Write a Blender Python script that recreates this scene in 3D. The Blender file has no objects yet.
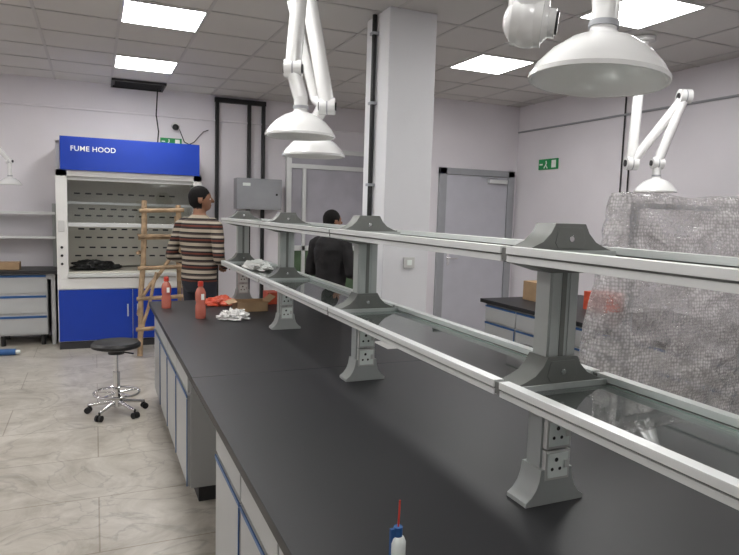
import bpy, bmesh, math, random
from mathutils import Vector, Matrix, noise
random.seed(4)
S=bpy.context.scene
S.view_settings.view_transform='Standard'
S.view_settings.look='None'
S.view_settings.exposure=0.0

# ---------------------------------------------------------------- materials
def mat(name,col,rough=.5,metal=0,spec=.5,var=0,vscale=6,bump=0,bscale=60,emit=None,estr=0,coat=0):
    m=bpy.data.materials.new(name); m.use_nodes=True
    nt=m.node_tree; b=nt.nodes['Principled BSDF']
    b.inputs['Base Color'].default_value=(*col,1); b.inputs['Roughness'].default_value=rough
    b.inputs['Metallic'].default_value=metal; b.inputs['Specular IOR Level'].default_value=spec
    b.inputs['Coat Weight'].default_value=coat
    tc=nt.nodes.new('ShaderNodeTexCoord')
    if var:
        n=nt.nodes.new('ShaderNodeTexNoise'); n.inputs['Scale'].default_value=vscale; n.inputs['Detail'].default_value=5
        nt.links.new(tc.outputs['Object'],n.inputs['Vector'])
        r=nt.nodes.new('ShaderNodeMapRange'); r.inputs['From Min'].default_value=.3; r.inputs['From Max'].default_value=.7
        r.inputs['To Min'].default_value=1-var; r.inputs['To Max'].default_value=1+var*.5
        nt.links.new(n.outputs['Fac'],r.inputs['Value'])
        mx=nt.nodes.new('ShaderNodeVectorMath'); mx.operation='SCALE'; mx.inputs[0].default_value=col
        nt.links.new(r.outputs['Result'],mx.inputs['Scale']); nt.links.new(mx.outputs['Vector'],b.inputs['Base Color'])
    if bump:
        n=nt.nodes.new('ShaderNodeTexNoise'); n.inputs['Scale'].default_value=bscale; n.inputs['Detail'].default_value=4
        nt.links.new(tc.outputs['Object'],n.inputs['Vector'])
        bp=nt.nodes.new('ShaderNodeBump'); bp.inputs['Strength'].default_value=bump; bp.inputs['Distance'].default_value=.01
        nt.links.new(n.outputs['Fac'],bp.inputs['Height']); nt.links.new(bp.outputs['Normal'],b.inputs['Normal'])
    if emit:
        b.inputs['Emission Color'].default_value=(*emit,1); b.inputs['Emission Strength'].default_value=estr
    return m
def glassmat(name,tint,fac=.12,rough=.03,diffuse_mix=0):
    m=bpy.data.materials.new(name); m.use_nodes=True; nt=m.node_tree; nt.nodes.clear()
    o=nt.nodes.new('ShaderNodeOutputMaterial'); mx=nt.nodes.new('ShaderNodeMixShader')
    t=nt.nodes.new('ShaderNodeBsdfTransparent'); t.inputs['Color'].default_value=(*tint,1)
    g=nt.nodes.new('ShaderNodeBsdfGlossy'); g.inputs['Roughness'].default_value=rough
    f=nt.nodes.new('ShaderNodeFresnel'); f.inputs['IOR'].default_value=1.5
    a=nt.nodes.new('ShaderNodeMath'); a.operation='ADD'; a.inputs[1].default_value=fac; a.use_clamp=True
    nt.links.new(f.outputs[0],a.inputs[0]); nt.links.new(a.outputs[0],mx.inputs[0])
    nt.links.new(t.outputs[0],mx.inputs[1]); nt.links.new(g.outputs[0],mx.inputs[2])
    if diffuse_mix:  # pale green-grey diffuse mixed in patchily to make the glass more visible
        d=nt.nodes.new('ShaderNodeBsdfDiffuse'); d.inputs['Color'].default_value=(.6,.66,.63,1)
        m2=nt.nodes.new('ShaderNodeMixShader'); tc=nt.nodes.new('ShaderNodeTexCoord'); n=nt.nodes.new('ShaderNodeTexNoise'); n.inputs['Scale'].default_value=9; n.inputs['Detail'].default_value=6
        r=nt.nodes.new('ShaderNodeMapRange'); r.inputs['From Min'].default_value=.3; r.inputs['From Max'].default_value=.75; r.inputs['To Min'].default_value=diffuse_mix*.5; r.inputs['To Max'].default_value=diffuse_mix*1.8
        nt.links.new(tc.outputs['Object'],n.inputs['Vector']); nt.links.new(n.outputs['Fac'],r.inputs['Value']); nt.links.new(r.outputs[0],m2.inputs[0])
        nt.links.new(mx.outputs[0],m2.inputs[1]); nt.links.new(d.outputs[0],m2.inputs[2]); mx=m2
    nt.links.new(mx.outputs[0],o.inputs[0])
    return m

M={}
M['wall']=mat('painted_wall',(.77,.74,.775),.7,var=.05,vscale=1.3,bump=.08,bscale=40)
M['column']=mat('painted_column',(.75,.75,.77),.65,var=.04,vscale=1.5,bump=.05)
M['ceil']=mat('ceiling_tile',(.62,.60,.585),.9,var=.05,vscale=.9,bump=.3,bscale=150)
M['grid']=mat('ceiling_grid_paint',(.52,.50,.495),.6)
M['light']=mat('led_panel',(1,1,1),.5,emit=(1,.99,.975),estr=23)
M['white']=mat('white_powder_coat',(.77,.765,.74),.38,var=.03)
M['arm']=mat('white_arm_enamel',(.76,.76,.75),.25,coat=.35)
M['blue']=mat('blue_laminate',(.005,.045,.40),.35,var=.04)
M['bluetrim']=mat('blue_trim',(.025,.10,.28),.4)
M['grey']=mat('grey_cabinet',(.47,.48,.48),.45,var=.04,vscale=3)
M['greyd']=mat('dark_grey_kick',(.03,.03,.033),.6)
M['black']=mat('black_plastic',(.010,.010,.011),.4)
M['alu']=mat('aluminium_rail',(.70,.715,.705),.35,metal=.3,var=.03)
M['post']=mat('grey_post',(.42,.44,.43),.42,metal=.1,var=.04)
M['plate']=mat('bracket_grey',(.16,.165,.155),.45,metal=.1,var=.05)
M['socket']=mat('socket_plastic',(.62,.62,.60),.35)
M['chrome']=mat('chrome',(.75,.75,.76),.12,metal=1)
M['wood']=mat('rough_wood',(.40,.28,.17),.8,var=.4,vscale=14,bump=.5,bscale=40)
M['card']=mat('cardboard',(.42,.28,.16),.85,var=.12,vscale=12)
M['red']=mat('red_plastic',(.62,.05,.03),.35,var=.1)
M['orange']=mat('orange_plastic_sheet',(.6,.09,.04),.4,var=.25,vscale=20)
M['paper']=mat('white_paper',(.75,.74,.72),.7,var=.08,vscale=20)
M['green']=mat('green_sign',(.01,.28,.08),.4)
M['signw']=mat('sign_white',(.85,.9,.86),.5)
M['skin']=mat('skin',(.25,.12,.07),.5,var=.08,vscale=20)
M['hair']=mat('hair',(.006,.005,.005),.7,spec=.2,bump=.6,bscale=150)
M['denim']=mat('dark_trousers',(.018,.02,.032),.8,var=.2,vscale=15)
M['darkcloth']=mat('dark_jacket',(.009,.008,.009),.8,var=.3,vscale=10,bump=.4,bscale=30)
M['shoe']=mat('shoe_leather',(.02,.015,.012),.4)
M['eye']=mat('eye_white',(.7,.68,.65),.2)
M['glass']=glassmat('shelf_glass',(.88,.94,.92),.16,.02,.045)
M['glassedge']=mat('glass_edge_green',(.22,.42,.36),.15,coat=.5)
M['sash']=glassmat('sash_glass',(.9,.92,.92),.04)
M['hoodback']=mat('fume_hood_liner',(.62,.60,.53),.5)
M['steel']=mat('grey_steel',(.34,.35,.37),.5,var=.05)
M['door']=mat('door_paint',(.52,.52,.57),.4,var=.04)
M['frost']=mat('frosted_glass',(.46,.45,.50),.22,var=.12,vscale=3)
M['frostg']=mat('green_tinted_glass',(.10,.16,.09),.25,var=.3,vscale=4)

def floor_mat():
    m=mat('marble_floor',(.5,.48,.44),.30,spec=.45); nt=m.node_tree; b=nt.nodes['Principled BSDF']
    tc=[n for n in nt.nodes if n.type=='TEX_COORD'][0]
    n1=nt.nodes.new('ShaderNodeTexNoise'); n1.inputs['Scale'].default_value=2.0; n1.inputs['Detail'].default_value=9; n1.inputs['Distortion'].default_value=1.8; n1.inputs['Roughness'].default_value=.68
    nt.links.new(tc.outputs['Object'],n1.inputs['Vector'])
    r=nt.nodes.new('ShaderNodeValToRGB'); e=r.color_ramp.elements
    e[0].position=.32; e[0].color=(.35,.315,.26,1); e[1].position=.64; e[1].color=(.57,.535,.475,1)
    nt.links.new(n1.outputs['Fac'],r.inputs['Fac'])
    # thin grey-brown veins: narrow band of a distorted noise
    n2=nt.nodes.new('ShaderNodeTexNoise'); n2.inputs['Scale'].default_value=1.1; n2.inputs['Detail'].default_value=7; n2.inputs['Distortion'].default_value=2.6
    nt.links.new(tc.outputs['Object'],n2.inputs['Vector'])
    s1=nt.nodes.new('ShaderNodeMath'); s1.operation='SUBTRACT'; s1.inputs[1].default_value=.5; nt.links.new(n2.outputs['Fac'],s1.inputs[0])
    s2=nt.nodes.new('ShaderNodeMath'); s2.operation='ABSOLUTE'; nt.links.new(s1.outputs[0],s2.inputs[0])
    r2=nt.nodes.new('ShaderNodeMapRange'); r2.inputs['From Min'].default_value=0; r2.inputs['From Max'].default_value=.02; r2.inputs['To Min'].default_value=.78; r2.inputs['To Max'].default_value=1
    nt.links.new(s2.outputs[0],r2.inputs['Value'])
    br=nt.nodes.new('ShaderNodeTexBrick'); br.offset=0.5; br.inputs['Scale'].default_value=1
    br.inputs['Brick Width'].default_value=1.2; br.inputs['Row Height'].default_value=.6; br.inputs['Mortar Size'].default_value=.004
    br.inputs['Color1'].default_value=(1,1,1,1); br.inputs['Color2'].default_value=(.92,.92,.92,1); br.inputs['Mortar'].default_value=(.62,.59,.55,1)
    nt.links.new(tc.outputs['Object'],br.inputs['Vector'])
    m1=nt.nodes.new('ShaderNodeVectorMath'); m1.operation='MULTIPLY'; nt.links.new(r.outputs['Color'],m1.inputs[0]); nt.links.new(br.outputs['Color'],m1.inputs[1])
    m2=nt.nodes.new('ShaderNodeVectorMath'); m2.operation='SCALE'; nt.links.new(m1.outputs[0],m2.inputs[0]); nt.links.new(r2.outputs[0],m2.inputs['Scale'])
    nt.links.new(m2.outputs[0],b.inputs['Base Color'])
    return m
M['floor']=floor_mat()
def bench_mat():
    m=mat('black_phenolic_top',(.02,.02,.022),.44,spec=.42,var=.12,vscale=2,bump=.04,bscale=200)
    return m
M['bench']=bench_mat()
def stripes():
    m=mat('striped_sweater',(.2,.1,.06),.9,bump=.5,bscale=120); nt=m.node_tree; b=nt.nodes['Principled BSDF']
    tc=[n for n in nt.nodes if n.type=='TEX_COORD'][0]
    sx=nt.nodes.new('ShaderNodeSeparateXYZ'); nt.links.new(tc.outputs['Object'],sx.inputs[0])
    k=nt.nodes.new('ShaderNodeMath'); k.operation='MULTIPLY'; k.inputs[1].default_value=8.2; nt.links.new(sx.outputs['Z'],k.inputs[0])
    f=nt.nodes.new('ShaderNodeMath'); f.operation='FRACT'; nt.links.new(k.outputs[0],f.inputs[0])
    r=nt.nodes.new('ShaderNodeValToRGB'); cr=r.color_ramp; cr.interpolation='CONSTANT'
    cols=[(0,(.36,.31,.24)),(.22,(.02,.013,.013)),(.38,(.13,.035,.02)),(.5,(.02,.015,.018)),(.62,(.40,.35,.28)),(.80,(.07,.05,.045)),(.9,(.015,.012,.012))]
    cr.elements[0].color=(*cols[0][1],1); cr.elements[1].position=cols[1][0]; cr.elements[1].color=(*cols[1][1],1)
    for p,c in cols[2:]:
        e=cr.elements.new(p); e.color=(*c,1)
    nt.links.new(f.outputs[0],r.inputs[0]); nt.links.new(r.outputs[0],b.inputs['Base Color'])
    return m
M['stripes']=stripes()
def bubble():
    m=bpy.data.materials.new('bubble_wrap'); m.use_nodes=True; nt=m.node_tree; b=nt.nodes['Principled BSDF']
    tc=nt.nodes.new('ShaderNodeTexCoord'); v=nt.nodes.new('ShaderNodeTexVoronoi'); v.inputs['Scale'].default_value=60; v.inputs['Randomness'].default_value=.45
    nt.links.new(tc.outputs['Object'],v.inputs['Vector'])
    n=nt.nodes.new('ShaderNodeTexNoise'); n.inputs['Scale'].default_value=3.2; n.inputs['Detail'].default_value=6; n.inputs['Distortion'].default_value=1.6
    nt.links.new(tc.outputs['Object'],n.inputs['Vector'])
    r=nt.nodes.new('ShaderNodeValToRGB'); e=r.color_ramp.elements; e[0].position=.2; e[0].color=(.80,.77,.76,1); e[1].position=.65; e[1].color=(.42,.40,.40,1)
    nt.links.new(v.outputs['Distance'],r.inputs[0]); nt.links.new(r.outputs[0],b.inputs['Base Color'])
    bp=nt.nodes.new('ShaderNodeBump'); bp.inputs['Strength'].default_value=.8; bp.inputs['Distance'].default_value=.006; bp.invert=True
    nt.links.new(v.outputs['Distance'],bp.inputs['Height'])
    b2=nt.nodes.new('ShaderNodeBump'); b2.inputs['Strength'].default_value=.9; b2.inputs['Distance'].default_value=.06
    nt.links.new(n.outputs['Fac'],b2.inputs['Height']); nt.links.new(bp.outputs[0],b2.inputs['Normal']); nt.links.new(b2.outputs[0],b.inputs['Normal'])
    ma=nt.nodes.new('ShaderNodeMapRange'); ma.inputs['From Min'].default_value=.32; ma.inputs['From Max'].default_value=.68; ma.inputs['To Min'].default_value=.28; ma.inputs['To Max'].default_value=.68
    nt.links.new(n.outputs['Fac'],ma.inputs['Value']); nt.links.new(ma.outputs[0],b.inputs['Alpha'])
    b.inputs['Roughness'].default_value=.12; b.inputs['Specular IOR Level'].default_value=.9; b.inputs['Coat Weight'].default_value=.8
    return m
M['bubble']=bubble()

# ---------------------------------------------------------------- mesh builder
def link(o): S.collection.objects.link(o); return o
class B:
    def __init__(s): s.bm=bmesh.new(); s.mats=[]
    def mi(s,m):
        m=M[m]
        if m not in s.mats: s.mats.append(m)
        return s.mats.index(m)
    def _set(s,vs,m):
        i=s.mi(m)
        for f in {f for v in vs for f in v.link_faces}: f.material_index=i
    def box(s,x0,y0,z0,x1,y1,z1,m):
        r=bmesh.ops.create_cube(s.bm,size=1,matrix=Matrix.Translation(((x0+x1)/2,(y0+y1)/2,(z0+z1)/2))@Matrix.Diagonal((abs(x1-x0),abs(y1-y0),abs(z1-z0),1)))
        s._set(r['verts'],m)
    def obox(s,c,size,rot,m):
        r=bmesh.ops.create_cube(s.bm,size=1,matrix=Matrix.Translation(c)@rot.to_4x4()@Matrix.Diagonal((*size,1))); s._set(r['verts'],m)
    def cyl(s,p,q,r1,m,r2=None,seg=20):
        p=Vector(p);q=Vector(q);d=q-p
        if r2 is None:r2=r1
        mt=Matrix.Translation((p+q)/2)@d.to_track_quat('Z','Y').to_matrix().to_4x4()
        r=bmesh.ops.create_cone(s.bm,cap_ends=True,segments=seg,radius1=r1,radius2=r2,depth=d.length,matrix=mt); s._set(r['verts'],m)
    def sph(s,c,r,m,rot=None,seg=16):
        if not hasattr(r,'__len__'): r=(r,r,r)
        mt=Matrix.Translation(c)@(rot.to_4x4() if rot else Matrix())@Matrix.Diagonal((*r,1))
        o=bmesh.ops.create_uvsphere(s.bm,u_segments=seg,v_segments=max(8,seg*2//3),radius=1,matrix=mt); s._set(o['verts'],m)
    def tube(s,pts,r,m,seg=12):
        for a,b in zip(pts,pts[1:]): s.cyl(a,b,r,m,seg=seg)
        for a in pts[1:-1]: s.sph(a,r,m,seg=seg)
    def lathe(s,prof,o,m,rot=None,seg=40):
        mt=Matrix.Translation(o)@(rot.to_4x4() if rot else Matrix()); rings=[];i=s.mi(m)
        for r,z in prof:
            rings.append([s.bm.verts.new(mt@Vector((r*math.cos(2*math.pi*k/seg),r*math.sin(2*math.pi*k/seg),z))) for k in range(seg)])
        for a,b in zip(rings,rings[1:]):
            for k in range(seg):
                f=s.bm.faces.new((a[k],a[(k+1)%seg],b[(k+1)%seg],b[k])); f.material_index=i
    def torus(s,c,R,r,m,rot=None,seg=40,ms=10):
        mt=Matrix.Translation(c)@(rot.to_4x4() if rot else Matrix());i=s.mi(m)
        g=[[s.bm.verts.new(mt@Vector(((R+r*math.cos(b))*math.cos(a),(R+r*math.cos(b))*math.sin(a),r*math.sin(b)))) for b in [2*math.pi*j/ms for j in range(ms)]] for a in [2*math.pi*k/seg for k in range(seg)]]
        for k in range(seg):
            for j in range(ms):
                f=s.bm.faces.new((g[k][j],g[(k+1)%seg][j],g[(k+1)%seg][(j+1)%ms],g[k][(j+1)%ms])); f.material_index=i
    def prism(s,pts,off,m):
        off=Vector(off); a=[s.bm.verts.new(p) for p in pts]; b=[s.bm.verts.new(Vector(p)+off) for p in pts];i=s.mi(m);n=len(pts)
        fs=[s.bm.faces.new(a),s.bm.faces.new(b[::-1])]
        for k in range(n): fs.append(s.bm.faces.new((a[k],b[k],b[(k+1)%n],a[(k+1)%n])))
        for f in fs: f.material_index=i
    def done(s,name,bevel=.0025,ang=35,parent=None):
        bmesh.ops.recalc_face_normals(s.bm,faces=s.bm.faces[:])
        me=bpy.data.meshes.new(name); s.bm.to_mesh(me); s.bm.free()
        for m in s.mats: me.materials.append(m)
        for p in me.polygons: p.use_smooth=True
        me.set_sharp_from_angle(angle=math.radians(ang))
        o=link(bpy.data.objects.new(name,me))
        if bevel:
            md=o.modifiers.new('bevel','BEVEL'); md.width=bevel; md.segments=2; md.limit_method='ANGLE'; md.angle_limit=math.radians(40)
        if parent: o.parent=parent
        return o
def simple(name,x0,y0,z0,x1,y1,z1,m,bevel=0):
    b=B(); b.box(x0,y0,z0,x1,y1,z1,m); return b.done(name,bevel)
def crumple(name,c,r,m,amp=.3,f=9,flat=True,seed=0):
    bm=bmesh.new(); bmesh.ops.create_icosphere(bm,subdivisions=5,radius=1)
    for v in bm.verts:
        n=noise.noise(v.co*f*.25+Vector((seed,0,0)))*1.2+abs(noise.noise(v.co*f*.6+Vector((0,seed,0))))*.9
        v.co*=1+amp*n
        if v.co.z<0: v.co.z*=.15
        v.co=Vector((v.co.x*r[0],v.co.y*r[1],v.co.z*r[2]))
    zm=min(v.co.z for v in bm.verts)
    for v in bm.verts: v.co.z-=zm
    me=bpy.data.meshes.new(name); bm.to_mesh(me); bm.free(); me.materials.append(M[m])
    o=link(bpy.data.objects.new(name,me)); o.location=c
    return o

# ---------------------------------------------------------------- room
CZ=3.055; YB=8.4; YP=7.0; XR=5.2; XL=-4.0; Y0=-3.0
simple('floor',XL-.2,Y0-.2,-.1,XR+.2,YB+.2,0,'floor')
simple('ceiling',XL-.2,Y0-.2,CZ,XR+.2,YB+.2,CZ+.1,'ceil')
simple('wall_left',XL-.2,Y0-.2,0,XL,YB+.2,CZ,'wall')
simple('wall_right',XR,Y0-.2,0,XR+.2,YB+.2,CZ,'wall')
simple('wall_rear',XL,Y0-.2,0,XR,Y0,CZ,'wall')
simple('wall_far',XL,YB,0,XR,YB+.2,CZ,'wall')
simple('wall_partition',3.8,YP,0,XR,YB,CZ,'wall')
b=B()
x=.2-.6*6
while x<XR:
    b.box(x-.012,Y0,CZ-.006,x+.012,YB,CZ,'grid'); x+=.6
y=.1-.6*5
while y<YB:
    b.box(XL,y-.012,CZ-.0065,XR,y+.012,CZ-.0005,'grid'); y+=.6
b.done('trim_ceiling_grid',0)
for i,(x,y) in enumerate([(.2,6.7),(.2,4.9),(.2,3.1),(.2,1.3),(.2,-.5),(3.2,4.9),(3.2,3.1),(3.2,1.3),(3.2,-.5),(-2.8,6.7),(-2.8,4.9),(-2.8,3.1),(-2.8,1.3)]):  # out-of-view panels, overhead, behind and left, mostly added for illumination
    b=B(); b.box(x+.02,y+.02,CZ-.012,x+.58,y+.58,CZ-.007,'light')
    for q in [(x+.005,y+.005,x+.595,y+.02),(x+.005,y+.58,x+.595,y+.595),(x+.005,y+.02,x+.02,y+.58),(x+.58,y+.02,x+.595,y+.58)]:
        b.box(q[0],q[1],CZ-.014,q[2],q[3],CZ-.007,'arm')
    b.done('ceiling_light_panel',0)
b=B()
b.box(.22,7.92,CZ-.01,.78,8.37,CZ-.0075,'black')  # black sheet paints in the dark inside of the exhaust duct opening
for k in range(7): b.box(.24,7.95+k*.06,CZ-.03,.76,7.96+k*.06,CZ-.012,'greyd')
for q in [(.2,7.9,.8,7.92),(.2,8.37,.8,8.39),(.2,7.92,.22,8.37),(.78,7.92,.8,8.37)]: b.box(q[0],q[1],CZ-.035,q[2],q[3],CZ-.0075,'black')
b.done('ceiling_exhaust_grille',0)
# column
b=B(); b.box(1.93,4.15,0,2.31,4.56,CZ,'column'); b.done('wall_column',.006)
b=B(); b.cyl((1.905,4.36,.9),(1.905,4.36,CZ-.01),.018,'black',seg=12)
for z in (1.2,1.8,2.4,2.9): b.box(1.88,4.33,z,1.93,4.39,z+.02,'steel')
b.done('cable_conduit',0)
b=B(); b.box(2.10,4.135,1.20,2.19,4.149,1.28,'socket'); b.box(2.125,4.13,1.22,2.165,4.136,1.26,'signw'); b.done('wall_switch')
# trunking
b=B(); b.cyl((XL+.1,YB-.014,2.73),(3.78,YB-.014,2.73),.012,'wall',seg=10)
b.done('trim_conduit_far',0)
b=B(); b.cyl((XR-.014,Y0+.1,2.72),(XR-.014,YP-.02,2.72),.012,'steel',seg=10); b.done('trim_conduit_right',0)
b=B(); b.tube([(XR-.012,5.05,CZ-.01),(XR-.012,5.05,1.9)],.008,'black'); b.tube([(XR-.012,5.15,CZ-.01),(XR-.012,5.15,1.9)],.008,'black'); b.done('wall_cable',0)
# far wall electrical panel with its black trunking
b=B()
for x in (1.47,1.89,2.08): b.box(x-.022,YB-.055,.3,x+.022,YB-.002,CZ-.06,'black')
b.box(1.44,YB-.055,CZ-.09,2.11,YB-.002,CZ-.03,'black')
b.box(1.68,8.1,1.60,2.27,8.32,2.0,'steel'); b.box(1.70,8.09,1.62,2.25,8.10,1.98,'steel'); b.cyl((2.2,8.085,1.8),(2.2,8.09,1.8),.015,'black')
b.box(1.75,8.085,1.9,1.85,8.09,1.94,'signw'); b.box(1.7,8.32,1.65,2.25,8.398,1.95,'steel')
b.done('electrical_panel')
# exit signs
def exitsign(c,axis,w,h):
    b=B(); u=Vector((1,0,0)) if axis=='y' else Vector((0,-1,0)); n=Vector((0,-1,0)) if axis=='y' else Vector((-1,0,0)); c=Vector(c)
    rot=Matrix((u,n,Vector((0,0,1)))).transposed()
    def bx(a,z,w_,h_,d,m,ang=0): b.obox(c+u*a+Vector((0,0,z))+n*d,(w_,.004,h_),rot@Matrix.Rotation(ang,3,'Y'),m)
    b.obox(c,(w,.012,h),rot,'green')
    bx(-w*.1,h*.25,h*.14,h*.14,.008,'signw'); bx(-w*.1,0,h*.12,h*.36,.008,'signw',.4); bx(-w*.05,-h*.28,h*.1,h*.3,.008,'signw',-.6); bx(-w*.17,-h*.25,h*.1,h*.3,.008,'signw',.7)
    bx(w*.3,0,w*.22,h*.7,.008,'signw'); bx(-w*.36,0,w*.16,h*.14,.008,'signw')
    return b.done('exit_sign',0)
exitsign((.90,YB-.008,2.42),'y',.26,.09)
exitsign((XR-.008,6.35,2.27),'x',.36,.13)
# door
b=B(); y=YP
b.box(4.0,y-.05,0,4.1,y-.002,2.2,'steel'); b.box(5.04,y-.05,0,5.14,y-.002,2.2,'steel'); b.box(4.0,y-.05,2.12,5.14,y-.002,2.2,'steel')
b.box(4.105,y-.035,.01,5.035,y-.004,2.115,'door')
b.box(4.72,y-.09,2.03,5.0,y-.036,2.08,'alu'); b.box(4.6,y-.08,2.09,4.85,y-.07,2.1,'steel')
b.cyl((4.17,y-.036,1.05),(4.17,y-.08,1.05),.012,'chrome'); b.cyl((4.17,y-.08,1.05),(4.29,y-.08,1.05),.010,'chrome'); b.box(4.15,y-.042,.96,4.19,y-.035,1.12,'chrome')
b.done('door_1')
# glazed door left of the column
b=B(); y=YB
b.box(2.40,y-.07,0,2.47,y-.002,2.46,'alu'); b.box(3.6,y-.07,0,3.67,y-.002,2.46,'alu'); b.box(2.47,y-.07,2.40,3.6,y-.002,2.46,'alu'); b.box(2.47,y-.07,2.18,3.6,y-.002,2.24,'alu')
b.box(2.63,y-.07,0,2.68,y-.002,2.18,'alu'); b.box(2.47,y-.07,1.05,3.6,y-.002,1.12,'alu'); b.box(2.47,y-.07,0,3.6,y-.002,.12,'alu')
b.box(2.47,y-.04,2.24,3.6,y-.01,2.40,'frost'); b.box(2.47,y-.04,1.12,3.6,y-.01,2.18,'frost'); b.box(2.47,y-.04,.12,3.6,y-.01,1.05,'frostg')
b.done('door_2')

# ---------------------------------------------------------------- fume hood
x0,x1,yf,yb=-.38,1.15,7.54,8.37
b=B()
b.box(x0+.01,yf+.01,0,x1-.01,yb,.08,'greyd')
b.box(x0,yf+.02,.08,x1,yb,.67,'white')
xm=(x0+x1)/2
b.box(x0+.01,yf,.09,xm-.004,yf+.018,.66,'blue'); b.box(xm+.004,yf,.09,x1-.01,yf+.018,.66,'blue')
b.box(x0,yf,.67,x1,yf+.06,.79,'white'); b.box(x0,yf+.06,.67,x1,yb,.82,'white')
b.box(x0+.1,yf-.02,.80,x1-.1,yf+.1,.835,'alu'); b.box(x0+.02,yf+.1,.82,x1-.02,yb-.02,.85,'hoodback')
for (a,c) in ((x0,x0+.11),(x1-.09,x1)):
    b.box(a,yf,.79,c,yf+.14,1.97,'white')
b.box(x0,yf+.14,.82,x0+.04,yb,2.28,'white'); b.box(x1-.04,yf+.14,.82,x1,yb,2.28,'white')
b.box(x0,yb-.03,.85,x1,yb,2.28,'white'); b.box(x0+.04,yb-.14,.87,x1-.04,yb-.11,1.93,'hoodback')
b.box(x0+.04,yf+.02,1.94,x1-.04,yb-.03,1.97,'hoodback')
b.box(x0,yf,1.90,x1,yf+.06,1.97,'white'); b.box(x0,yf+.14,2.26,x1,yb,2.29,'white')
b.box(x0+.05,yf-.035,1.965,x1-.03,yf+.14,2.32,'blue')
for r,z in enumerate((.98,1.08,1.2,1.30,1.46,1.54,1.72)):
    for k in range(11):
        xx=x0+.16+k*.12+(.04 if r%2 else 0)
        if xx<x1-.2: b.box(xx,yb-.143,z,xx+.065,yb-.139,z+.018,'greyd')
b.box(x0+.11,yf+.05,1.355,x1-.09,yf+.09,1.40,'alu'); b.box(x0+.11,yf+.07,1.60,x1-.09,yf+.09,1.63,'alu'); b.box(x0+.11,yf+.05,1.86,x1-.09,yf+.09,1.9,'alu')
b.box(x0+.11,yf+.065,1.40,x1-.09,yf+.07,1.87,'sash')
b.box(x0+.3,yf+.35,1.9,x1-.3,yf+.47,1.938,'arm')
for a in (x0+.05,x1-.045):
    for z in (.95,1.04,1.13): b.cyl((a,yf,z),(a,yf-.02,z),.014,'black',seg=12)
    b.box(a-.03,yf-.008,1.3,a+.03,yf,1.42,'socket')
for zz in (.35,): 
    b.box(xm-.06,yf-.02,zz,xm-.045,yf,zz+.14,'alu'); b.box(xm+.045,yf-.02,zz,xm+.06,yf,zz+.14,'alu')
hood=b.done('fume_hood')
cu=bpy.data.curves.new('t','FONT'); cu.body='FUME HOOD'; cu.size=.075; cu.extrude=.002; cu.offset=.0008; cu.space_character=1.05
to=link(bpy.data.objects.new('t',cu)); bpy.context.view_layer.update()
me=bpy.data.meshes.new_from_object(to.evaluated_get(bpy.context.evaluated_depsgraph_get())); bpy.data.objects.remove(to)
me.materials.clear(); me.materials.append(M['signw']); t=link(bpy.data.objects.new('lettering',me)); t.rotation_euler=(math.pi/2,0,0); t.location=(x0+.15,yf-.038,2.17); t.parent=hood
crumple('black_cable_coil',(x0+.38,yf+.35,.851),(.22,.13,.08),'black',.35,10,seed=3)
b=B(); b.tube([(.72,8.15,CZ-.04),(.70,8.12,2.7),(.72,8.05,2.5),(.70,8.0,2.30)],.008,'black'); b.done('hanging_cable',0)
b=B(); b.cyl((.95,YB-.003,2.62),(.95,YB-.05,2.62),.045,'arm'); b.sph((.95,YB-.06,2.6),.04,'black')
pts=[(1.0,YB-.03,2.58)]+[(1.0+.06*k,YB-.03,2.5-.10*math.sin(k*.8)) for k in range(1,7)]; b.tube(pts,.006,'black'); b.done('wall_camera',0)

# ---------------------------------------------------------------- ladder
b=B()
def stick(p,q,r=.022):
    p=Vector(p);q=Vector(q);n=5;pts=[p.lerp(q,k/n)+Vector((random.uniform(-1,1),random.uniform(-1,1),0))*.010*(0<k<n) for k in range(n+1)]
    for a,c in zip(pts,pts[1:]): b.cyl(a,c,r,'wood',seg=10)
    for a in pts[1:-1]: b.sph(a,r*1.04,'wood',seg=10)
stick((.42,6.92,0.02),(.49,7.16,1.66),.028); stick((.92,6.92,.02),(.84,7.16,1.62),.028)
stick((.44,7.38,.02),(.50,7.22,1.50),.024); stick((.90,7.38,.02),(.83,7.22,1.50),.024)
for z in (.3,.62,.94,1.26,1.55):
    f=z/1.66; stick((.40+.07*f-.03,6.92+.24*f-.02,z),(.94-.08*f+.03,6.92+.24*f-.02,z+.02),.022)
for z in (.45,1.1):
    f=z/1.5; stick((.42,6.92+.24*f,z),(.44,7.4-.16*f,z),.018); stick((.91,6.92+.24*f,z),(.89,7.4-.16*f,z),.018)
stick((.46,7.0,.65),(.88,7.1,1.25),.020); stick((.44,6.95,.25),(.60,7.0,.9),.018)
for k in range(4): b.box(.42,7.02+k*.055,1.28,.94,7.06+k*.055,1.30,'wood')
b.done('wooden_step_ladder',0)

# ---------------------------------------------------------------- benches
def front(b,xf,y0,y1,n,sgn=-1):
    w=(y1-y0)/n
    for k in range(n):
        a=y0+k*w+.008; c=y0+(k+1)*w-.008
        b.box(xf-.016,a,.62,xf,c,.765,'grey'); b.box(xf-.016,a,.10,xf,c,.605,'grey')
        b.box(xf-.021,a,.748,xf-.016,c,.766,'bluetrim'); b.box(xf-.021,a,.588,xf-.016,c,.606,'bluetrim')
        b.box(xf-.021,a,.10,xf-.016,a+.010,.585,'bluetrim')
b=B()
b.box(.40,-.4,.785,1.90,2.9,.82,'bench'); b.box(.40,2.902,.785,1.90,5.4,.82,'bench')
for (a,c) in ((-.35,2.5),(3.34,5.36)):
    b.box(.455,a,.09,1.845,c,.785,'grey'); b.box(.50,a+.02,0,1.80,c-.02,.09,'greyd')
b.box(1.1,2.5,.09,1.845,3.34,.785,'grey'); b.box(1.12,2.5,0,1.80,3.34,.09,'greyd')
b.box(.455,2.5,.72,1.1,3.34,.785,'grey')
front(b,.455,-.35,2.5,6); front(b,.455,3.34,5.36,4)
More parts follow.
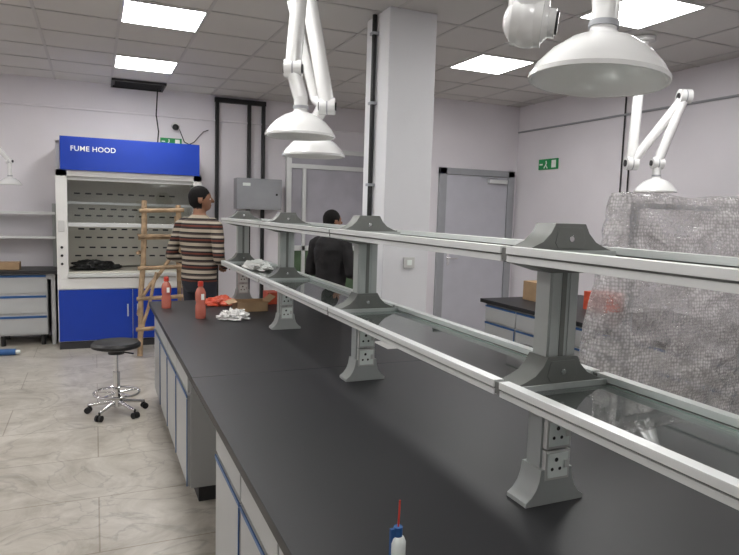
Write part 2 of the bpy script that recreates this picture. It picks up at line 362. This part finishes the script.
b.done('island_lab_bench',.002)
b=B()
b.box(3.37,.6,.785,4.6,5.0,.82,'bench'); b.box(3.42,.65,.09,4.55,4.96,.785,'grey'); b.box(3.47,.7,0,4.5,4.9,.09,'greyd'); front(b,3.42,.65,4.96,9)
b.done('lab_bench',.002)
# left wall bench
b=B(); b.box(-3.2,7.8,.815,-.40,8.39,.85,'bench')
for a in (-1.0,-1.9,-2.8):
    b.box(a,7.86,.12,a+.5,8.36,.80,'grey'); 
    for z in (.14,.37,.60): b.box(a+.01,7.845,z,a+.49,7.86,z+.20,'grey'); b.box(a+.01,7.838,z+.175,a+.49,7.845,z+.20,'bluetrim')
    for sx in (.05,.45):
        for sy in (7.9,8.3): b.cyl((a+sx,sy,0),(a+sx,sy,.12),.025,'black',seg=12)
b.box(-3.2,7.86,.75,-.42,7.9,.815,'grey'); b.box(-.46,7.86,0,-.42,8.36,.75,'grey')
b.done('wall_lab_bench',.002)
b=B()
for z in (1.20,1.48): b.box(-3.0,8.12,z,-.42,8.36,z+.012,'glass'); b.box(-3.0,8.10,z-.008,-.42,8.12,z+.022,'alu')
for x in (-.44,-1.7,-2.98): b.box(x-.02,8.3,.852,x+.02,8.36,1.6,'post')
b.done('wall_glass_shelf',.002)
simple('cardboard_box',-1.05,7.95,.851,-.78,8.15,.93,'card',.003)

# ---------------------------------------------------------------- reagent shelf on island
b=B(); cx=1.15; ps=[.02,1.34,2.66,3.98,5.30]
def sym(half,y,t,m):
    pts=[(cx-w,y-t,z) for w,z in half]+[(cx+w,y-t,z) for w,z in half[::-1]]
    b.prism(pts,(0,2*t,0),m)
ZU,ZL=1.487,1.13
for y in ps:
    b.box(cx-.048,y-.028,.83,cx+.048,y+.028,1.57,'post')
    b.box(cx-.008,y-.0295,.9,cx+.008,y-.027,1.5,'plate')
    for sx in (-.030,.030): b.box(cx+sx-.012,y-.031,1.05,cx+sx+.012,y-.028,1.5,'post')
    sym([(.098,.82),(.098,.832),(.08,.845),(.065,.865),(.056,.89),(.052,.92)],y,.042,'post')
    for z in (ZU,ZL):
        sym([(.055,z-.03),(.150,z-.005),(.157,z+.012),(.150,z+.028),(.12,z+.038),(.088,z+.052),(.064,z+.075),(.050,z+.100)],y,.040,'plate')
        sym([(.040,z+.035),(.050,z+.05),(.040,z+.090)],y,.042,'plate')
        for sx in (-.09,.09): b.cyl((cx+sx,y-.040,z+.02),(cx+sx,y-.045,z+.02),.008,'chrome',seg=10)
        b.cyl((cx,y-.042,z+.06),(cx,y-.047,z+.06),.008,'chrome',seg=10)
    for z in (.93,1.018):
        b.box(cx-.041,y-.044,z-.041,cx+.041,y-.028,z+.041,'socket')
        b.box(cx-.034,y-.046,z-.034,cx+.034,y-.044,z+.034,'signw')
        b.cyl((cx-.006,y-.0455,z+.016),(cx-.006,y-.0468,z+.016),.0062,'black',seg=10)
        for sx in (-.015,.011): b.cyl((cx+sx-.004,y-.0455,z-.010),(cx+sx-.004,y-.0468,z-.010),.005,'black',seg=10)
        b.box(cx+.020,y-.050,z-.008,cx+.031,y-.046,z+.014,'socket')
for z in (ZU,ZL):
    for a,c in zip(ps,ps[1:]):
        for sx in (-1,1):
            X=cx+sx*.168
            b.box(X-.013,a+.012,z-.002,X+.013,c-.012,z+.014,'alu'); b.box(X-.016,a+.012,z+.019,X+.016,c-.012,z+.038,'alu')
            b.box(X-.008,a+.012,z+.012,X+.008,c-.012,z+.020,'plate')
            xi=cx+sx*.144
            b.box(min(xi,X),a+.02,z+.002,max(xi,X),c-.02,z+.008,'alu')
            b.box(min(xi,xi-sx*.003),a+.052,z+.010,max(xi,xi-sx*.003),c-.052,z+.016,'glassedge')
        b.box(cx-.140,a+.052,z+.010,cx+.140,c-.052,z+.016,'glass')
        for e in (a+.042,c-.050): b.box(cx-.152,e,z+.004,cx+.152,e+.008,z+.03,'post')
    for y in ps:
        for sx in (-1,1):
            b.box(cx+sx*.168-.010,y-.014,z+.002,cx+sx*.168+.010,y+.014,z+.034,'plate')
b.done('reagent_shelf_rack',.0018)

# ---------------------------------------------------------------- extraction arms
def dome(b,c,R,tilt=None):
    prof=[(.030,.16),(.034,.13),(.045,.115),(.09,.098),(.135,.066),(.170,.028),(.182,.006),(.188,0),(.188,-.012),(.180,-.012),(.176,.002),(.162,.024),(.128,.056),(.085,.084),(.03,.10),(.001,.10)]
    k=R/.188; b.lathe([(r*k,z*k) for r,z in prof],c,'arm',tilt)
    rt=(tilt or Matrix.Identity(3)); up=rt@Vector((0,0,1)); c=Vector(c)
    b.cyl(c+up*.12*k,c+up*.20*k,.036*k,'arm'); b.cyl(c+up*.135*k,c+up*.15*k,.041*k,'steel')
    return c+up*.19*k
def joint(b,c,ax,r=.045,w=.09):
    c=Vector(c);ax=Vector(ax).normalized(); b.cyl(c-ax*w/2,c+ax*w/2,r,'arm',seg=28); b.cyl(c-ax*(w/2+.008),c-ax*w/2,r*.5,'black',seg=20); b.cyl(c+ax*w/2,c+ax*(w/2+.008),r*.5,'black',seg=20)
    b.cyl(c-ax*.004,c+ax*.004,r*1.03,'steel',seg=28)
def flange(b,x,y): b.cyl((x,y,CZ-.04),(x,y,CZ-.0075),.09,'arm',seg=28)
AX=(.9,-.4,0)
b=B(); t=dome(b,(1.262,1.36,1.985),.185,Matrix.Rotation(.07,3,'Y'))
b.cyl(t,(1.25,1.36,2.36),.036,'arm'); joint(b,(1.25,1.36,2.38),AX); b.cyl((1.25,1.36,2.38),(1.13,1.50,2.92),.036,'arm'); joint(b,(1.13,1.50,2.93),AX); b.cyl((1.13,1.50,2.93),(1.13,1.50,CZ-.02),.045,'arm'); flange(b,1.13,1.50)
b.done('fume_extraction_arm',0)
b=B(); c0=Vector((.975,1.30,2.075)); ax=Vector((.75,-.62,-.1)).normalized()
b.cyl(c0-ax*.036,c0+ax*.036,.058,'arm',seg=32); b.sph(c0,(.060,.060,.062),'arm',seg=28); b.cyl(c0+ax*.03,c0+ax*.066,.034,'arm',seg=28); b.cyl(c0+ax*.066,c0+ax*.072,.027,'black',seg=24)
b.cyl(c0,(.94,1.22,2.6),.050,'arm'); b.cyl((.971,1.292,2.15),(.970,1.290,2.162),.054,'steel'); joint(b,(.94,1.22,2.62),AX,.055); b.cyl((.94,1.22,2.62),(.94,1.12,2.98),.042,'arm'); b.cyl((.94,1.12,2.97),(.94,1.12,CZ-.02),.045,'arm'); flange(b,.94,1.12)
b.done('fume_extraction_arm',0)
b=B(); t=dome(b,(1.0,3.23,2.00),.185); b.cyl(t,(.965,3.26,2.33),.038,'arm'); joint(b,(.965,3.26,2.34),AX,.048); b.cyl((.965,3.26,2.34),(1.02,3.30,2.95),.042,'arm'); b.cyl((1.02,3.30,2.93),(1.02,3.30,CZ-.02),.045,'arm'); flange(b,1.02,3.30)
b.done('fume_extraction_arm',0)
b=B(); t=dome(b,(1.2,3.6,1.935),.185); b.cyl(t,(1.22,3.5,2.2),.036,'arm'); joint(b,(1.23,3.46,2.2),AX,.048); b.cyl((1.23,3.46,2.2),(1.12,3.50,2.80),.044,'arm'); joint(b,(1.12,3.50,2.80),AX,.048); b.cyl((1.12,3.50,2.8),(1.14,3.5,CZ-.02),.04,'arm')
b.cyl((1.19,3.56,2.25),(1.04,3.56,2.78),.028,'arm'); b.cyl((1.19,3.56,2.25),(1.22,3.48,2.2),.028,'arm'); b.cyl((1.04,3.56,2.78),(1.12,3.5,2.8),.028,'arm'); flange(b,1.14,3.5)
b.done('fume_extraction_arm',0)
b=B(); t=dome(b,(4.1,3.7,1.84),.16); e=(4.25,3.62,2.58); j=(3.97,3.84,2.06)
b.cyl(t,(4.1,3.7,2.05),.03,'arm'); joint(b,(4.1,3.7,2.06),AX,.045); b.cyl((4.1,3.7,2.06),e,.038,'arm'); joint(b,e,AX,.055); b.cyl(e,j,.038,'arm'); joint(b,j,AX,.055); b.cyl(j,(4.01,3.84,CZ-.02),.040,'arm'); flange(b,4.01,3.84)
b.done('fume_extraction_arm',0)
b=B(); t=dome(b,(-.85,8.0,1.80),.12); b.cyl(t,(-.85,8.0,2.05),.022,'arm'); joint(b,(-.85,8.0,2.05),AX,.03,.06); b.cyl((-.85,8.0,2.05),(-1.2,8.0,2.5),.024,'arm'); joint(b,(-1.2,8.0,2.5),AX,.03,.06); b.cyl((-1.2,8.0,2.5),(-1.2,8.0,CZ-.02),.03,'arm'); flange(b,-1.2,8.0)
b.done('fume_extraction_arm',0)

# ---------------------------------------------------------------- stools
def stool(x,y,a0=.3):
    b=B(); z=.57
    b.lathe([(.001,z),(.12,z),(.165,z-.008),(.18,z-.025),(.178,z-.045),(.15,z-.055),(.001,z-.055)],(x,y,0),'black')
    b.cyl((x,y,z-.10),(x,y,z-.055),.06,'black'); b.cyl((x,y,.10),(x,y,z-.1),.014,'chrome'); b.cyl((x,y,.09),(x,y,.33),.026,'chrome'); b.cyl((x,y,.06),(x,y,.13),.04,'chrome')
    b.tube([(x,y,z-.08),(x+.12,y-.08,z-.09)],.006,'black')
    for k in range(5):
        a=a0+k*2*math.pi/5; d=Vector((math.cos(a),math.sin(a),0)); c=Vector((x,y,0))
        b.cyl(c+d*.03+Vector((0,0,.095)),c+d*.21+Vector((0,0,.06)),.015,'chrome',r2=.011,seg=12)
        b.cyl(c+d*.21+Vector((0,0,.03)),c+d*.21+Vector((0,0,.07)),.008,'black',seg=10)
        n=Vector((-d.y,d.x,0)); b.cyl(c+d*.215+n*.008+Vector((0,0,.024)),c+d*.215+n*.024+Vector((0,0,.024)),.024,'black',seg=16); b.cyl(c+d*.215-n*.024+Vector((0,0,.024)),c+d*.215-n*.008+Vector((0,0,.024)),.024,'black',seg=16)
        b.cyl(c+d*.02+Vector((0,0,.165)),c+d*.16+Vector((0,0,.165)),.006,'chrome',seg=8)
    b.torus((x,y,.165),.165,.009,'chrome')
    b.done('lab_stool',0)
stool(.137,5.08); stool(3.08,4.08,.8)

# ---------------------------------------------------------------- bubble-wrapped panel
b=B(); i=b.mi('bubble')
nx,nz=90,110; th=.16
def wp(u,v,side):
    xl=1.99+.27*v; x=xl+(3.30-xl)*u; z=1.73*v
    n=noise.noise(Vector((x*2.2,z*1.6,side*5)))*.04+noise.noise(Vector((x*7,z*4,side*9)))*.022+abs(noise.noise(Vector((x*5+z*3,z*9-x*2,side*3))))*.022
    e=min(1,min(u,1-u,(1-v))*9); r=.55+.45*math.sqrt(max(0,1-(1-e)**2))
    zz=z+ (.010*math.sin(x*11)*(v>.97))
    return Vector((x+noise.noise(Vector((z*4,side,1)))*.012*(u<.02),2.25+side*(th/2*r+(n if 0<u<1 else 0)),zz))
gs={}
for sd in (-1,1):
    gs[sd]=[[b.bm.verts.new(wp(u/nx,v/nz,sd)) for u in range(nx+1)] for v in range(nz+1)]
    g=gs[sd]
    for v in range(nz):
        for u in range(nx): b.bm.faces.new((g[v][u],g[v][u+1],g[v+1][u+1],g[v+1][u])).material_index=i
f,k=gs[-1],gs[1]
for v in range(nz):
    b.bm.faces.new((f[v][0],f[v+1][0],k[v+1][0],k[v][0])); b.bm.faces.new((f[v][nx],k[v][nx],k[v+1][nx],f[v+1][nx]))
for u in range(nx):
    b.bm.faces.new((f[0][u],k[0][u],k[0][u+1],f[0][u+1])); b.bm.faces.new((f[nz][u],f[nz][u+1],k[nz][u+1],k[nz][u]))
# frame of the wrapped unit, dimly visible through the film
for xx in (2.36,3.22): b.box(xx,2.235,.03,xx+.03,2.265,1.68,'steel')
for zz in (.05,1.66): b.box(2.36,2.236,zz,3.25,2.264,zz+.025,'steel')
b.done('bubble_wrapped_cabinet',0,60)

# ---------------------------------------------------------------- bench clutter
def bottle(x,y,h,r=.036):
    b=B(); z=.82
    b.lathe([(.001,0),(r*.95,0),(r,.01),(r,h*.35),(r*.88,h*.4),(r*.88,h*.46),(r,h*.5),(r,h*.70),(r*.75,h*.80),(r*.45,h*.86),(r*.45,h*.9)],(x,y,z+.0005),'redb',seg=28)
    b.cyl((x,y,z+h*.88),(x,y,z+h),r*.55,'red'); b.torus((x,y,z+h*1.0),r*.35,.004,'red')
    b.box(x-.001,y-r-.001,z+h*.52,x+.02,y-r+.01,z+h*.68,'signw')
    b.done('water_bottle',0)
M['redb']=glassmat('tinted_bottle_plastic',(.95,.58,.50),.08,.1,0)
nt=M['redb'].node_tree; mxn=[n for n in nt.nodes if n.type=='MIX_SHADER'][0]; dn=nt.nodes.new('ShaderNodeBsdfDiffuse'); dn.inputs[0].default_value=(.88,.28,.20,1); m3=nt.nodes.new('ShaderNodeMixShader'); m3.inputs[0].default_value=.45
nt.links.new(mxn.outputs[0],m3.inputs[1]); nt.links.new(dn.outputs[0],m3.inputs[2]); nt.links.new(m3.outputs[0],[n for n in nt.nodes if n.type=='OUTPUT_MATERIAL'][0].inputs[0])
bottle(.68,4.5,.26); bottle(.50,5.02,.24)
crumple('orange_plastic_bag',(.93,5.12,.8205),(.13,.13,.05),'orange',.35,9,seed=1)
crumple('crumpled_paper',(.90,4.40,.8205),(.09,.08,.05),'paper',.45,12,seed=5)
b=B(); X,Y=1.10,4.78
b.box(X-.12,Y-.09,.8205,X+.12,Y+.09,.824,'card')
for q in [(X-.12,Y-.09,X-.116,Y+.09),(X+.116,Y-.09,X+.12,Y+.09),(X-.12,Y-.09,X+.12,Y-.086),(X-.12,Y+.086,X+.12,Y+.09)]: b.box(q[0],q[1],.822,q[2],q[3],.895,'card')
b.obox((X-.15,Y,.89),(.07,.18,.003),Matrix.Rotation(-.3,3,'Y'),'card'); b.obox((X+.15,Y,.91),(.07,.18,.003),Matrix.Rotation(-.7,3,'Y'),'card')
b.done('open_cardboard_box',0)
simple('red_carton',1.30,5.02,.8205,1.50,5.18,.92,'orange',.003)
crumple('white_cloth',(1.15,4.75,ZL+.017),(.085,.22,.05),'paper',.3,9,seed=8)
b=B(); b.box(1.54,3.2,.8205,1.72,3.42,.8215,'paper'); b.done('paper_sheet',0)
simple('cardboard_box',3.75,4.55,.8205,4.15,4.85,1.0,'card',.003)
simple('red_carton',3.9,3.95,.8205,4.15,4.2,.98,'orange',.003)
# spray tube with red straw
b=B(); x,y=.603,1.17
b.lathe([(.001,0),(.016,0),(.018,.004),(.018,.06),(.014,.070),(.009,.074)],(x,y,.8205),'signw',seg=24)
b.cyl((x,y,.893),(x,y,.915),.010,'bluetrim'); b.box(x-.019,y-.004,.835,x-.006,y+.004,.912,'bluetrim'); b.cyl((x,y,.91),(x+.002,y,.975),.0022,'red',seg=10)
b.done('adhesive_tube',0)
b=B(); b.cyl((-.95,7.42,.035),(-.78,7.40,.035),.034,'bluetrim'); b.cyl((-.78,7.40,.035),(-.74,7.40,.035),.018,'signw'); b.cyl((-.99,7.42,.035),(-.95,7.42,.035),.03,'signw'); b.done('fallen_bottle',0)

# ---------------------------------------------------------------- people
def person(name,loc,ang,H,top,hyaw,arms,waist=.93,collar=1.49):
    s=H/1.74; bm=bmesh.new()
    def sph(c,r,rot=None):
        if not hasattr(r,'__len__'): r=(r,r,r)
        bmesh.ops.create_uvsphere(bm,u_segments=20,v_segments=14,radius=1,matrix=Matrix.Translation(c)@(rot.to_4x4() if rot else Matrix())@Matrix.Diagonal((*r,1)))
    def cap(p,q,r1,r2):
        p=Vector(p);q=Vector(q);d=q-p
        bmesh.ops.create_cone(bm,cap_ends=True,segments=20,radius1=r1,radius2=r2,depth=d.length,matrix=Matrix.Translation((p+q)/2)@d.to_track_quat('Z','Y').to_matrix().to_4x4()); sph(p,r1); sph(q,r2)
    rings=[(.80,.12,.09,-.01),(.86,.165,.115,-.015),(.94,.178,.13,-.015),(1.02,.170,.130,0),(1.12,.175,.135,.005),(1.24,.190,.135,0),(1.33,.198,.128,-.01),(1.40,.185,.112,-.015),(1.45,.13,.092,-.012),(1.49,.072,.070,-.005)]
    R=[]
    for z,rx,ry,yo in rings: R.append([bm.verts.new((rx*math.cos(2*math.pi*k/28),yo+ry*math.sin(2*math.pi*k/28),z)) for k in range(28)])
    bm.faces.new(R[0][::-1]); bm.faces.new(R[-1])
    for a,c in zip(R,R[1:]):
        for k in range(28): bm.faces.new((a[k],a[(k+1)%28],c[(k+1)%28],c[k]))
    HR=Matrix.Rotation(hyaw,3,'Z')
    D=-.02
    def hp(x,y,z): return HR@Vector((x,y,z+D))
    cap((0,-.01,1.42),hp(0,.0,1.56),.060,.056)
    sph(hp(0,.012,1.655),(.073,.092,.105),HR); sph(hp(0,.045,1.592),(.052,.055,.045),HR); sph(hp(0,.03,1.62),(.062,.07,.06),HR)
    sph(hp(0,-.004,1.675),(.083,.098,.100),HR); sph(hp(0,-.03,1.64),(.072,.068,.07),HR)
    cap(hp(0,.098,1.665),hp(0,.118,1.635),.010,.014); sph(hp(0,.094,1.60),(.022,.01,.007),HR); sph(hp(0,.09,1.678),(.045,.012,.008),HR)
    for sx in (-1,1): sph(hp(sx*.078,.005,1.64),(.010,.018,.03),HR); cap((sx*.16,-.012,1.41),(sx*.20,-.01,1.385),.062,.06)
    for sx in (-1,1):
        cap((sx*.088,0,.88),(sx*.10,.02,.48),.088,.062); cap((sx*.10,.02,.48),(sx*.11,-.015,.10),.062,.050)
        sph((sx*.115,.05,.045),(.046,.135,.045)); sph((sx*.112,-.02,.07),(.045,.055,.055))
    hands=[]
    for sh,el,wr,fd,pn in arms:
        sh,el,wr,fd,pn=map(Vector,(sh,el,wr,fd,pn)); fd.normalize(); sd=fd.cross(pn).normalized(); pn=sd.cross(fd).normalized()
        cap(sh,el,.060,.050); cap(el,wr,.049,.034)
        pr=Matrix((sd,fd,pn)).transposed(); pc=wr+fd*.05; sph(pc,(.040,.052,.017),pr); hands.append((wr,fd))
        for k,(o,l) in enumerate(((-.030,.065),(-.010,.075),(.010,.070),(.030,.055))):
            a=wr+fd*.085+sd*o; m1=a+(fd*.85+pn*.5).normalized()*l*.5; m2=m1+(fd*.4+pn*.9).normalized()*l*.5
            cap(a,m1,.0095,.009); cap(m1,m2,.009,.008)
        th=-1; a=wr+fd*.03+sd*th*.03; m1=a+(fd*.6+sd*th*.7+pn*.3).normalized()*.035; m2=m1+(fd*.8+sd*th*.1+pn*.6).normalized()*.03
        cap(a,m1,.012,.0105); cap(m1,m2,.0105,.009)
    me=bpy.data.meshes.new(name); bm.to_mesh(me); bm.free(); o=link(bpy.data.objects.new('tmp',me))
    rm=o.modifiers.new('r','REMESH'); rm.mode='VOXEL'; rm.voxel_size=.0075
    sm=o.modifiers.new('s','SMOOTH'); sm.factor=.5; sm.iterations=4
    bpy.context.view_layer.update()
    me2=bpy.data.meshes.new_from_object(o.evaluated_get(bpy.context.evaluated_depsgraph_get())); bpy.data.objects.remove(o)
    me2.materials.clear()
    for m in (top,'skin','hair','denim','shoe'): me2.materials.append(M[m])
    HI=HR.inverted()
    for v in me2.vertices:   # cloth folds
        c=v.co
        if .12<c.z<collar-.03 and all((c-w).dot(f)<-.02 or (c-w).length>.2 for w,f in hands):
            n=noise.noise(Vector((c.x*7,c.y*7,c.z*12)))*.012; d=Vector((c.x,c.y,0)); 
            if d.length>.02: v.co=c+d.normalized()*n
    for p in me2.polygons:
        c=p.center; p.use_smooth=True; h=HI@c; h.z-=D; i=0
        if c.z>1.53 or (c.z>collar and (c.x**2+c.y**2)<.012):
            i=1
            line=1.715 if h.y>.085 else (1.715-(.085-h.y)*1.3 if h.y>.02 else 1.565)
            ear=abs(h.x)>.074 and abs(h.y-.005)<.020 and h.z<1.668
            if h.z>line and not ear: i=2
        elif c.z<.09: i=4
        elif c.z<waist: i=3
        for w,f in hands:
            if (c-w).dot(f)>0 and (c-w).length<.2 and (c-w-f*(c-w).dot(f)).length<.08: i=1
        p.material_index=i
    ob=link(bpy.data.objects.new(name,me2)); ob.location=loc; ob.rotation_euler=(0,0,ang); ob.scale=(s,s,s)
    for k,sx in enumerate((-1,1)):
        b=B(); b.sph(hp(sx*.03,.088,1.655),(.012,.009,.008),'eye',HR,12); b.sph(hp(sx*.03,.094,1.655),(.005,.004,.005),'black',HR,10)
        b.done('eye_%d'%(k+1),0,parent=ob)
    return ob
# local +Y forward ; ang rotates forward (0,1) -> world
armsA=[((-.205,-.01,1.385),(-.28,-.07,1.12),(-.15,.17,1.02),(.7,.6,-.1),(.2,-.1,-1)),((.205,-.01,1.385),(.28,-.07,1.12),(.15,.17,1.03),(-.7,.6,-.1),(-.2,.1,-1))]
person('man_striped_sweater',(.89,5.95,0),math.radians(-50),1.79,'stripes',math.radians(-48),armsA,.90)
armsB=[((-.205,-.01,1.385),(-.26,-.03,1.10),(-.17,.19,1.05),(.3,.9,0),(.6,0,-.8)),((.205,-.01,1.385),(.26,-.03,1.10),(.17,.19,1.05),(-.3,.9,0),(-.6,0,-.8))]
person('man_dark_jacket',(2.10,5.7,0),math.radians(-55),1.61,'darkcloth',math.radians(-25),armsB,.90,1.50)

# ---------------------------------------------------------------- world + camera
w=bpy.data.worlds.new('w'); S.world=w; w.use_nodes=True; w.node_tree.nodes['Background'].inputs[0].default_value=(.5,.52,.55,1); w.node_tree.nodes['Background'].inputs[1].default_value=.2
f=625; th=math.radians(23.8); ph=math.radians(5.9); ro=math.radians(1.7)
F=Vector((math.sin(th)*math.cos(ph),math.cos(th)*math.cos(ph),-math.sin(ph))); R0=Vector((math.cos(th),-math.sin(th),0)); U0=R0.cross(F)
R=R0*math.cos(ro)+U0*math.sin(ro); U=U0*math.cos(ro)-R0*math.sin(ro)
cd=bpy.data.cameras.new('camera'); cam=link(bpy.data.objects.new('camera',cd)); cd.sensor_width=36; cd.lens=f/739*36; cd.clip_start=.02
m=Matrix((R,U,-F)).transposed().to_4x4(); m.translation=(0,0,1.6); cam.matrix_world=m
S.camera=cam
print('done')
